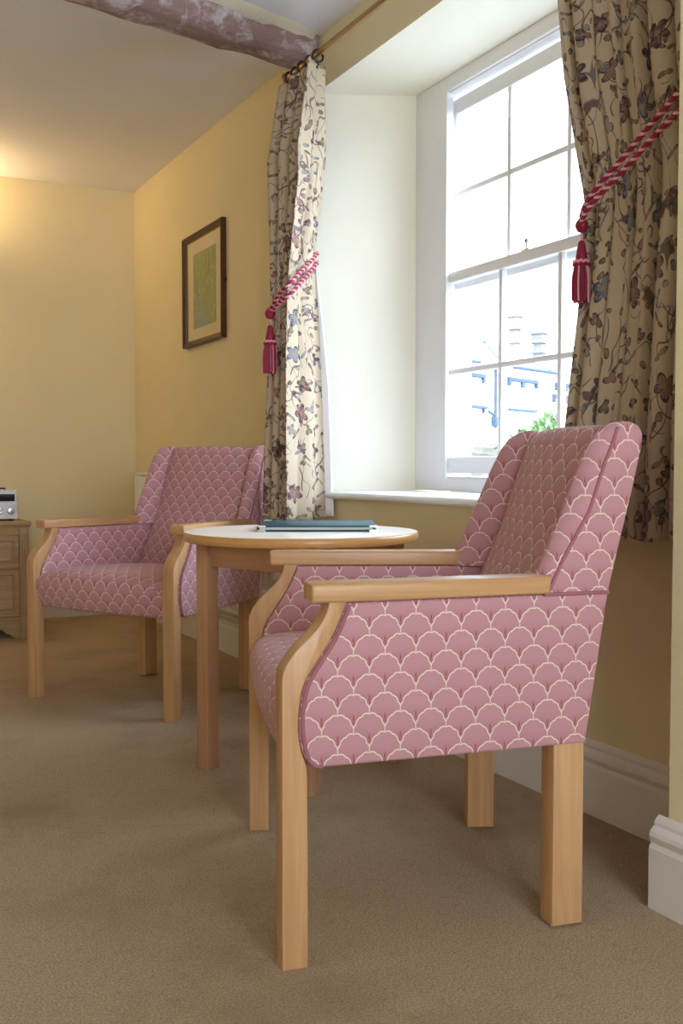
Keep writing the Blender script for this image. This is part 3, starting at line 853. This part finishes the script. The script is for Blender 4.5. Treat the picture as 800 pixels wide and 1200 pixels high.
# ------------------------------------------------------------------ picture
pic = thing('framed_picture', 'dark wood framed green woodland print hanging left of the curtains', 'picture', (XW, 4.632, 1.709))
PW, PH = .272, .270
b = B()
prof = [(0, 0), (0, .022), (.006, .026), (.012, .022), (.020, .018), (.026, .014), (.028, .008), (.028, 0)]   # inward, depth
rows = []
for (a, d) in prof:
    rows.append([(-d-.001, -PW+a, -PH+a), (-d-.001, PW-a, -PH+a), (-d-.001, PW-a, PH-a), (-d-.001, -PW+a, PH-a)])
b.grid(rows+[rows[0]], closed=True); b.build('frame', M['frame'], pic, angle=20)
b = B(); i0 = .0275
rows = [[(-d, -PW+a, -PH+a), (-d, PW-a, -PH+a), (-d, PW-a, PH-a), (-d, -PW+a, PH-a)] for a, d in ((i0, .004), (i0, .0095), (i0+.004, .0085), (i0+.004, .004))]
b.grid(rows+[rows[0]], closed=True); b.build('gilt_slip', M['gold'], pic, smooth=False)
b = B(); b.box((-.0055, -PW+.028, -PH+.028), (-.002, PW-.028, PH-.028)); b.build('mount', M['mat'], pic, smooth=False)
b = B(); b.box((-.0064, -.155, -.185), (-.0050, .155, .175)); b.build('print', M['art'], pic, smooth=False, grain='y')
b = B(); b.box((-.0085, -PW+.030, -PH+.030), (-.0075, PW-.030, PH-.030)); b.build('glazing', M['glass'], pic, smooth=False)
b = B(); b.lathe([(.002, 0), (.006, .003), (.008, .008), (.005, .013), (.001, .014)], (-.008, -PW-.013, -.01), 12, 'y'); b.build('side_knob', M['black'], pic)

# ------------------------------------------------------------------ bedside cabinet and radio
CX1, CYF = .968, 5.175; CW, CD = .50, .60
cab = thing('bedside_cabinet', 'limed oak bedside cabinet with panelled drawers at the left edge', 'cabinet', (CX1-CW/2, CYF+CD/2, 0))
hw, hd = CW/2, CD/2
b = B(); b.box((-hw+.004, -hd+.012, .06), (hw-.004, hd, .558)); b.build('carcass', M['oak'], cab, smooth=False, grain='z')
b = B(); pr = [(0, 0), (.008, 0), (.014, .006), (.016, .012), (.012, .018), (.006, .020), (0, .020)]
b.box((-hw-.012, -hd-.012, .560), (hw+.012, hd, .580), .006, 3); b.box((-hw-.004, -hd-.004, .550), (hw+.004, hd, .560), .002); b.build('worktop', M['oak'], cab, grain='x')
for sx in (-1, 1):
    b = B(); b.box((sx*(hw-.0245)-.0245, -hd, .0), (sx*(hw-.0245)+.0245, -hd+.05, .55), .004)
    for k in (-1, 0, 1): b.tube([(sx*(hw-.0245)+k*.012, -hd, .11), (sx*(hw-.0245)+k*.012, -hd, .52)], .004, 8)
    b.build('corner_post', M['oak'], cab, grain='z')
b = B(); b.box((-hw+.049, -hd+.004, .512), (hw-.049, -hd+.02, .55), .002); b.build('frieze_rail', M['oak'], cab, grain='x')
for z0, z1 in ((.348, .508), (.110, .340)):
    b = B(); w = hw-.052
    rings = []
    for ins, dep in ((0, .012), (0, -.001), (.010, -.004), (.022, -.004), (.026, .002), (.030, .003), (.034, -.001), (.040, -.002), (.050, .001)):
        rings.append([(-w+ins, -hd+dep, z0+ins), (w-ins, -hd+dep, z0+ins), (w-ins, -hd+dep, z1-ins), (-w+ins, -hd+dep, z1-ins)])
    b.loft(rings); d = b.build('drawer', M['oak'], cab, angle=20, grain='x')
    b = B(); b.lathe([(.004, -.004), (.006, 0), (.006, .010), (.013, .016), (.014, .022), (.008, .027), (.001, .028)], (0, 0, 0), 16, 'y')
    for v in b.bm.verts: v.co.y = -v.co.y-hd; v.co.z += (z0+z1)/2
    b.build('knob', M['oak'], d)
b = B(); sk = [(-hw+.049, 0), (-hw+.049, .106), (hw-.049, .106), (hw-.049, 0), (hw-.07, 0)]
sk = [(-hw+.049, 0), (-hw+.049, .106), (hw-.049, .106), (hw-.049, 0), (hw-.075, .0)]+[(x, z) for x, z in catmull([(hw-.09, .008), (hw-.10, .022), (hw-.118, .026), (hw-.135, .045), (hw-.17, .055), (0, .056), (-hw+.17, .055), (-hw+.135, .045), (-hw+.118, .026), (-hw+.10, .022), (-hw+.09, .008)], 3)]+[(-hw+.075, 0)]
b.prism(sk, lambda a, z, t: (a, t, z), -hd+.004, -hd+.022, .002); b.build('plinth', M['oak'], cab, grain='x')
for sx in (-1, 1): b = B(); b.box((sx*(hw-.02)-.018, hd-.05, 0), (sx*(hw-.02)+.018, hd-.01, .07), .003); b.build('rear_foot', M['oak'], cab)

radio = thing('clock_radio', 'silver radio with dark display standing on the bedside cabinet', 'radio', (.818, 5.36, .580))
rw, rh = .110, .152
b = B(); b.box((-rw, -.10, .008), (rw, .10, rh), .006, 3); b.build('case', M['silver'], radio)
b = B(); b.box((-rw+.03, -.104, .098), (rw-.014, -.0995, .134), .002); b.build('display', M['display'], radio)
b = B(); b.box((-rw+.004, -.1025, .082), (rw-.004, -.0995, .086)); b.build('trim_strip', M['chrome'], radio, smooth=False)
b = B(); b.lathe([(.001, -.016), (.014, -.015), (.017, -.012), (.018, 0)], (rw-.034, -.10, .050), 24, 'y'); b.build('knob', M['chrome'], radio)
for k in range(4):
    b = B(); b.box((rw-.085-.02*(k//2), -.103, .036+.02*(k % 2)), (rw-.073-.02*(k//2), -.0995, .044+.02*(k % 2)), .001); b.build('button', M['chrome'], radio)
b = B(); b.tube([(-rw+.02, .02, rh), (-rw+.02, .02, rh+.008), (rw-.02-.02, .02, rh+.008), (rw-.02-.02, .02, rh)], .004, 8); b.build('handle', M['display'], radio)
for sx in (-1, 1):
    for fy_ in (-.07, .07): b = B(); b.lathe([(.012, 0), (.012, .009)], (sx*(rw-.025), fy_, 0), 14); b.build('foot', M['black'], radio)

# ------------------------------------------------------------------ wall lamp (just left of the frame, on the back wall)
lamp = thing('wall_lamp', 'linen shaded wall lamp on the back wall above the bedside cabinet', 'lamp', (.58, YB, 1.98))
b = B(); b.lathe([(.05, -.001), (.05, -.012), (.03, -.02), (.001, -.022)], (0, 0, 0), 24, 'y'); b.build('back_plate', M['brass'], lamp)
b = B(); b.tube([(0, -.01, 0), (0, -.08, -.02), (0, -.13, 0), (0, -.13, .05)], .007, 10); b.build('arm', M['brass'], lamp)
b = B()
rows = [[(r*math.cos(2*PI*k/40), -.13+r*math.sin(2*PI*k/40), z) for k in range(40)] for r, z in ((.11, .02), (.075, .17))]
b.grid(rows, closed=True); sh = b.build('lamp_shade', M['shade'], lamp); md = sh.modifiers.new('thickness', 'SOLIDIFY'); md.thickness = .003
b = B(); b.lathe([(.012, .05), (.014, .06), (.028, .085), (.03, .10), (.02, .122), (.002, .13)], (0, -.13, 0), 20)
bm_ = NT('lit_bulb'); em = bm_.n('ShaderNodeEmission'); em.inputs[0].default_value = (1, .72, .38, 1); em.inputs[1].default_value = 12; bm_.l(em.outputs[0], bm_.out.inputs[0])
b.build('bulb', bm_.m, lamp)
pl = bpy.data.lights.new('bulb_light', 'POINT'); pl.energy = 3.6; pl.color = (1, .72, .38); pl.shadow_soft_size = .035
po = bpy.data.objects.new('bulb_light', pl); COL.objects.link(po); po.location = (.58, YB-.13, 2.17)

# ------------------------------------------------------------------ outside
b = B(); b.box((2.25, -30, -.6), (80, 90, -.3)); o = b.build('floor_yard', M['grass'], smooth=False); struct(o)
H = Vector((.924, .383, 0)).normalized(); HN = Vector((H.y, -H.x, 0))
HA = math.atan2(H.y, H.x)
house = thing('house', 'white rendered house with grey slates across the garden, seen through the window', 'house', (21.99, 29.33, -.3), HA)
# local: x along facade, y away, z up (ground at 0 => add .3)
Z = .3
b = B(); b.box((-9, 0, 0), (12, 6.5, 4.40+Z))
b.prism([(0, 4.40+Z), (6.5, 4.40+Z), (3.25, 5.6+Z)], lambda a, z, t: (t, a, z), -9, 12)
b.build('wall', M['render'], house, smooth=False)
b = B()
b.prism([(-.25, 4.33+Z), (3.25, 5.62+Z), (3.25, 5.74+Z), (-.25, 4.43+Z)], lambda a, z, t: (t, a, z), -9.2, 12.2)
b.prism([(6.75, 4.33+Z), (3.25, 5.62+Z), (3.25, 5.74+Z), (6.75, 4.43+Z)], lambda a, z, t: (t, a, z), -9.2, 12.2)
b.build('roof', M['roof'], house, smooth=False)
b = B(); b.tube([(0, -.30, 4.37+Z), (3.95, -.30, 4.37+Z)], .06, 8); b.build('gutter', M['dark'], house)
b = B(); b.tube([(4.9, -.30, 4.30+Z), (7.5, -.30, 4.30+Z)], .05, 8); b.build('gutter', M['dark'], house)
b = B(); b.tube([(-3.1, -.30, 4.36+Z), (-2.2, -.30, 4.36+Z)], .05, 8); b.build('gutter', M['dark'], house)
b = B(); b.tube([(-.86, -.1, 4.4+Z), (-.86, -.1, 2.2+Z)], .055, 8); b.box((-1.02, -.2, 2.25+Z), (-.72, -.02, 2.6+Z), .03); b.tube([(-1.3, -.1, 2.75+Z), (-.86, -.1, 2.62+Z)], .05, 8); b.build('downpipe', M['dark'], house)
def hood(u0, u1, z, par):
    b = B(); b.box((u0, -.12, z-.07), (u1, .02, z+.07), .02); b.box((u0, -.12, z-.24), (u0+.14, .02, z-.07), .02); b.box((u1-.14, -.12, z-.24), (u1, .02, z-.07), .02)
    if u1-u0 > 1.5: b.box(((u0+u1)/2-.12, -.11, z-.26), ((u0+u1)/2+.10, .02, z-.07), .02)
    b.build('hood_mould', M['dark'], par)
hood(-2.66, -1.52, 3.95+Z, house); hood(.06, 2.16, 3.97+Z, house); hood(3.6, 5.2, 4.0+Z, house); hood(3.4, 5.3, 3.55+Z, house)
for u0, u1, z in ((-2.72, -1.40, 2.88+Z), (.12, 2.08, 2.89+Z)):
    b = B(); b.box((u0, -.14, z-.05), (u1, .02, z+.05), .02)
    if u0 < 0:
        for u in (u0+.15, u1-.2): b.box((u, -.10, z-.2), (u+.06, .02, z-.05))
    b.build('window_ledge', M['dark'], house, smooth=False)
for u0, u1 in ((-2.5, -1.65), (.2, .98), (1.22, 2.0)):
    b = B(); ring(b, -.02, .03, u0, u1, 2.95+Z, 3.82+Z, .06, .06, .06, .06, .005); b.box((-.02, (u0+u1)/2-.02, 3.0+Z), (.03, (u0+u1)/2+.02, 3.8+Z))
    for v in b.bm.verts: v.co.x, v.co.y = v.co.y, v.co.x
    b.build('casement', M['render'], house, smooth=False)
def chimney(u, y, zb, zt, w):
    b = B(); z = zb; k = (zt-zb)
    b.box((u-w, y-w, zb), (u+w, y+w, zb+k*.62), .02); b.box((u-w*1.5, y-w*1.5, zb+k*.40), (u+w*1.5, y+w*1.5, zb+k*.47), .02)
    b.box((u-w*1.6, y-w*1.6, zb+k*.62), (u+w*1.6, y+w*1.6, zb+k*.70), .02); b.box((u-w*1.3, y-w*1.3, zb+k*.70), (u+w*1.3, y+w*1.3, zb+k*.82), .02)
    b.box((u-w*1.7, y-w*1.7, zb+k*.82), (u+w*1.7, y+w*1.7, zb+k*.92), .02); b.lathe([(w*.5, zt-.14*k), (w*.4, zt)], (u, y, 0), 12)
    b.build('chimney', M['pot'], house)
chimney(2.65, 1.2, 4.6+Z, 6.95+Z, .16); chimney(4.55, 1.2, 4.6+Z, 6.40+Z, .19)
b = B()
b.prism([(-3.0, 4.35+Z), (-.75, 4.62+Z), (-1.85, 5.22+Z)], lambda a, z, t: (a, t, z), -.05, 3.0); b.build('gable', M['render'], house, smooth=False)
b = B(); b.prism([(-1.85, 5.22+Z), (-.75, 4.62+Z), (-.68, 4.70+Z), (-1.85, 5.34+Z)], lambda a, z, t: (a, t, z), -.14, 3.0); b.prism([(-1.72, 4.95+Z), (-1.30, 4.98+Z), (-1.50, 5.13+Z)], lambda a, z, t: (a, t, z), -.20, .0)
b.build('gable_verge', M['slate'], house, smooth=False)
b = B(); b.prism([(0, 0), (.32, 0), (.32, .06), (0, .06)], lambda a, z, t: (2.75+1.1*t+a, -.27+2.9*t, 4.45+Z+1.07*t+z), 0, 1); b.build('roof_valley', M['slate'], house, smooth=False)

gw = thing('garden_wall', 'low rubble stone wall in the garden seen through the lower sash', 'garden wall', (8.2, 11.55, -.3), math.atan2(-.23, .437))
b = B(); rows = []
for i in range(21):
    x = -.95+1.95*i/20; hh = 1.50+.03*math.sin(i*1.7)+.02*math.sin(i*4.1)
    rows.append([(x, -.18, 0), (x, -.18, hh-.04), (x, -.08, hh), (x, .08, hh), (x, .18, hh-.04), (x, .18, 0)])
b.loft(rows); b.build('masonry', M['stonew'], gw, angle=30)
shrub = thing('shrub', 'round green leafy shrub in the garden behind the near armchair', 'shrub', (7.86, 9.56, -.3))
b = B(); lr = random.Random(3)
for i in range(2600):
    while True:
        d = Vector((lr.uniform(-1, 1), lr.uniform(-1, 1), lr.uniform(-1, 1)))
        if .05 < d.length < 1: break
    d = d.normalized()*(d.length**.35)
    k = 1+.22*noise.noise(d*2.3)
    p = Vector((d.x*.62*k, d.y*.62*k, 1.0+d.z*.72*k)); s = lr.uniform(.04, .075)
    ax = (d+Vector((lr.uniform(-.8, .8), lr.uniform(-.8, .8), lr.uniform(-.3, .9)))).normalized(); sd_ = ax.cross(Vector((lr.random(), lr.random(), lr.random()))).normalized()
    nn = ax.cross(sd_)*.3*s
    vs = [b.bm.verts.new(q_) for q_ in (p-ax*s, p+sd_*s*.5+nn, p+ax*s, p-sd_*s*.5+nn)]
    b.bm.faces.new(vs)
b.build('foliage', M['leaf'], shrub, smooth=False, fix=False)
b = B()
for a in range(7): b.tube([(0, 0, 0), (.1*math.cos(a), .1*math.sin(a), .4), (.33*math.cos(a), .33*math.sin(a), 1.0)], lambda u: .025*(1-u*.7), 6)
b.build('stem', M['stem'], shrub)

# ------------------------------------------------------------------ light
w = bpy.data.worlds.new('sky'); SC.world = w; w.use_nodes = True
nt = w.node_tree; nt.nodes.clear()
bg = nt.nodes.new('ShaderNodeBackground'); wo = nt.nodes.new('ShaderNodeOutputWorld')
tc = nt.nodes.new('ShaderNodeTexCoord'); sp_ = nt.nodes.new('ShaderNodeSeparateXYZ'); rp = nt.nodes.new('ShaderNodeValToRGB')
nt.links.new(tc.outputs['Generated'], sp_.inputs[0]); nt.links.new(sp_.outputs[2], rp.inputs[0])
rp.color_ramp.elements[0].color = (.78, .88, 1, 1); rp.color_ramp.elements[1].color = (.62, .78, 1, 1)
dt = nt.nodes.new('ShaderNodeVectorMath'); dt.operation = 'DOT_PRODUCT'; nt.links.new(tc.outputs['Generated'], dt.inputs[0]); dt.inputs[1].default_value = (.0, -.86, .5)
mr = nt.nodes.new('ShaderNodeMapRange'); nt.links.new(dt.outputs['Value'], mr.inputs[0])
for k_, v_ in zip((1, 2, 3, 4), (-.5, .9, 2.6, 5.4)): mr.inputs[k_].default_value = v_
nt.links.new(mr.outputs[0], bg.inputs[1]); nt.links.new(rp.outputs[0], bg.inputs[0]); nt.links.new(bg.outputs[0], wo.inputs[0])
def portal(name, x, y0, y1, z0, z1):
    a = bpy.data.lights.new(name, 'AREA'); a.shape = 'RECTANGLE'; a.size = y1-y0; a.size_y = z1-z0
    a.cycles.is_portal = True
    o = bpy.data.objects.new(name, a); COL.objects.link(o); o.location = (x, (y0+y1)/2, (z0+z1)/2)
    o.rotation_euler = Vector((-1, 0, 0)).to_track_quat('-Z', 'Z').to_euler()
    # local x horizontal, y vertical
    o.rotation_euler = Matrix(((0, 0, 1), (1, 0, 0), (0, 1, 0))).to_euler()
portal('window_portal', 2.19, SR-.03, SL+.03, .80, 2.2)
portal('rear_window_portal', 2.10, W2[0], W2[1], W2[2], W2[3])
a = bpy.data.lights.new('fill_window_portal', 'AREA'); a.shape = 'RECTANGLE'; a.size = W3[1]-W3[0]; a.size_y = W3[3]-W3[2]; a.cycles.is_portal = True
o = bpy.data.objects.new('fill_window_portal', a); COL.objects.link(o); o.location = ((W3[0]+W3[1])/2, YR-.19, (W3[2]+W3[3])/2); o.rotation_euler = (-PI/2, 0, PI)

SC.view_settings.view_transform = 'Standard'
try: SC.view_settings.look = 'None'
except Exception: pass
SC.view_settings.gamma = 1; SC.view_settings.use_curve_mapping = False
SC.view_settings.exposure = 1.75
SC.cycles.use_denoising = True
SC.cycles.max_bounces = 12; SC.cycles.diffuse_bounces = 8; SC.cycles.transparent_max_bounces = 16
SC.cycles.sample_clamp_indirect = 8
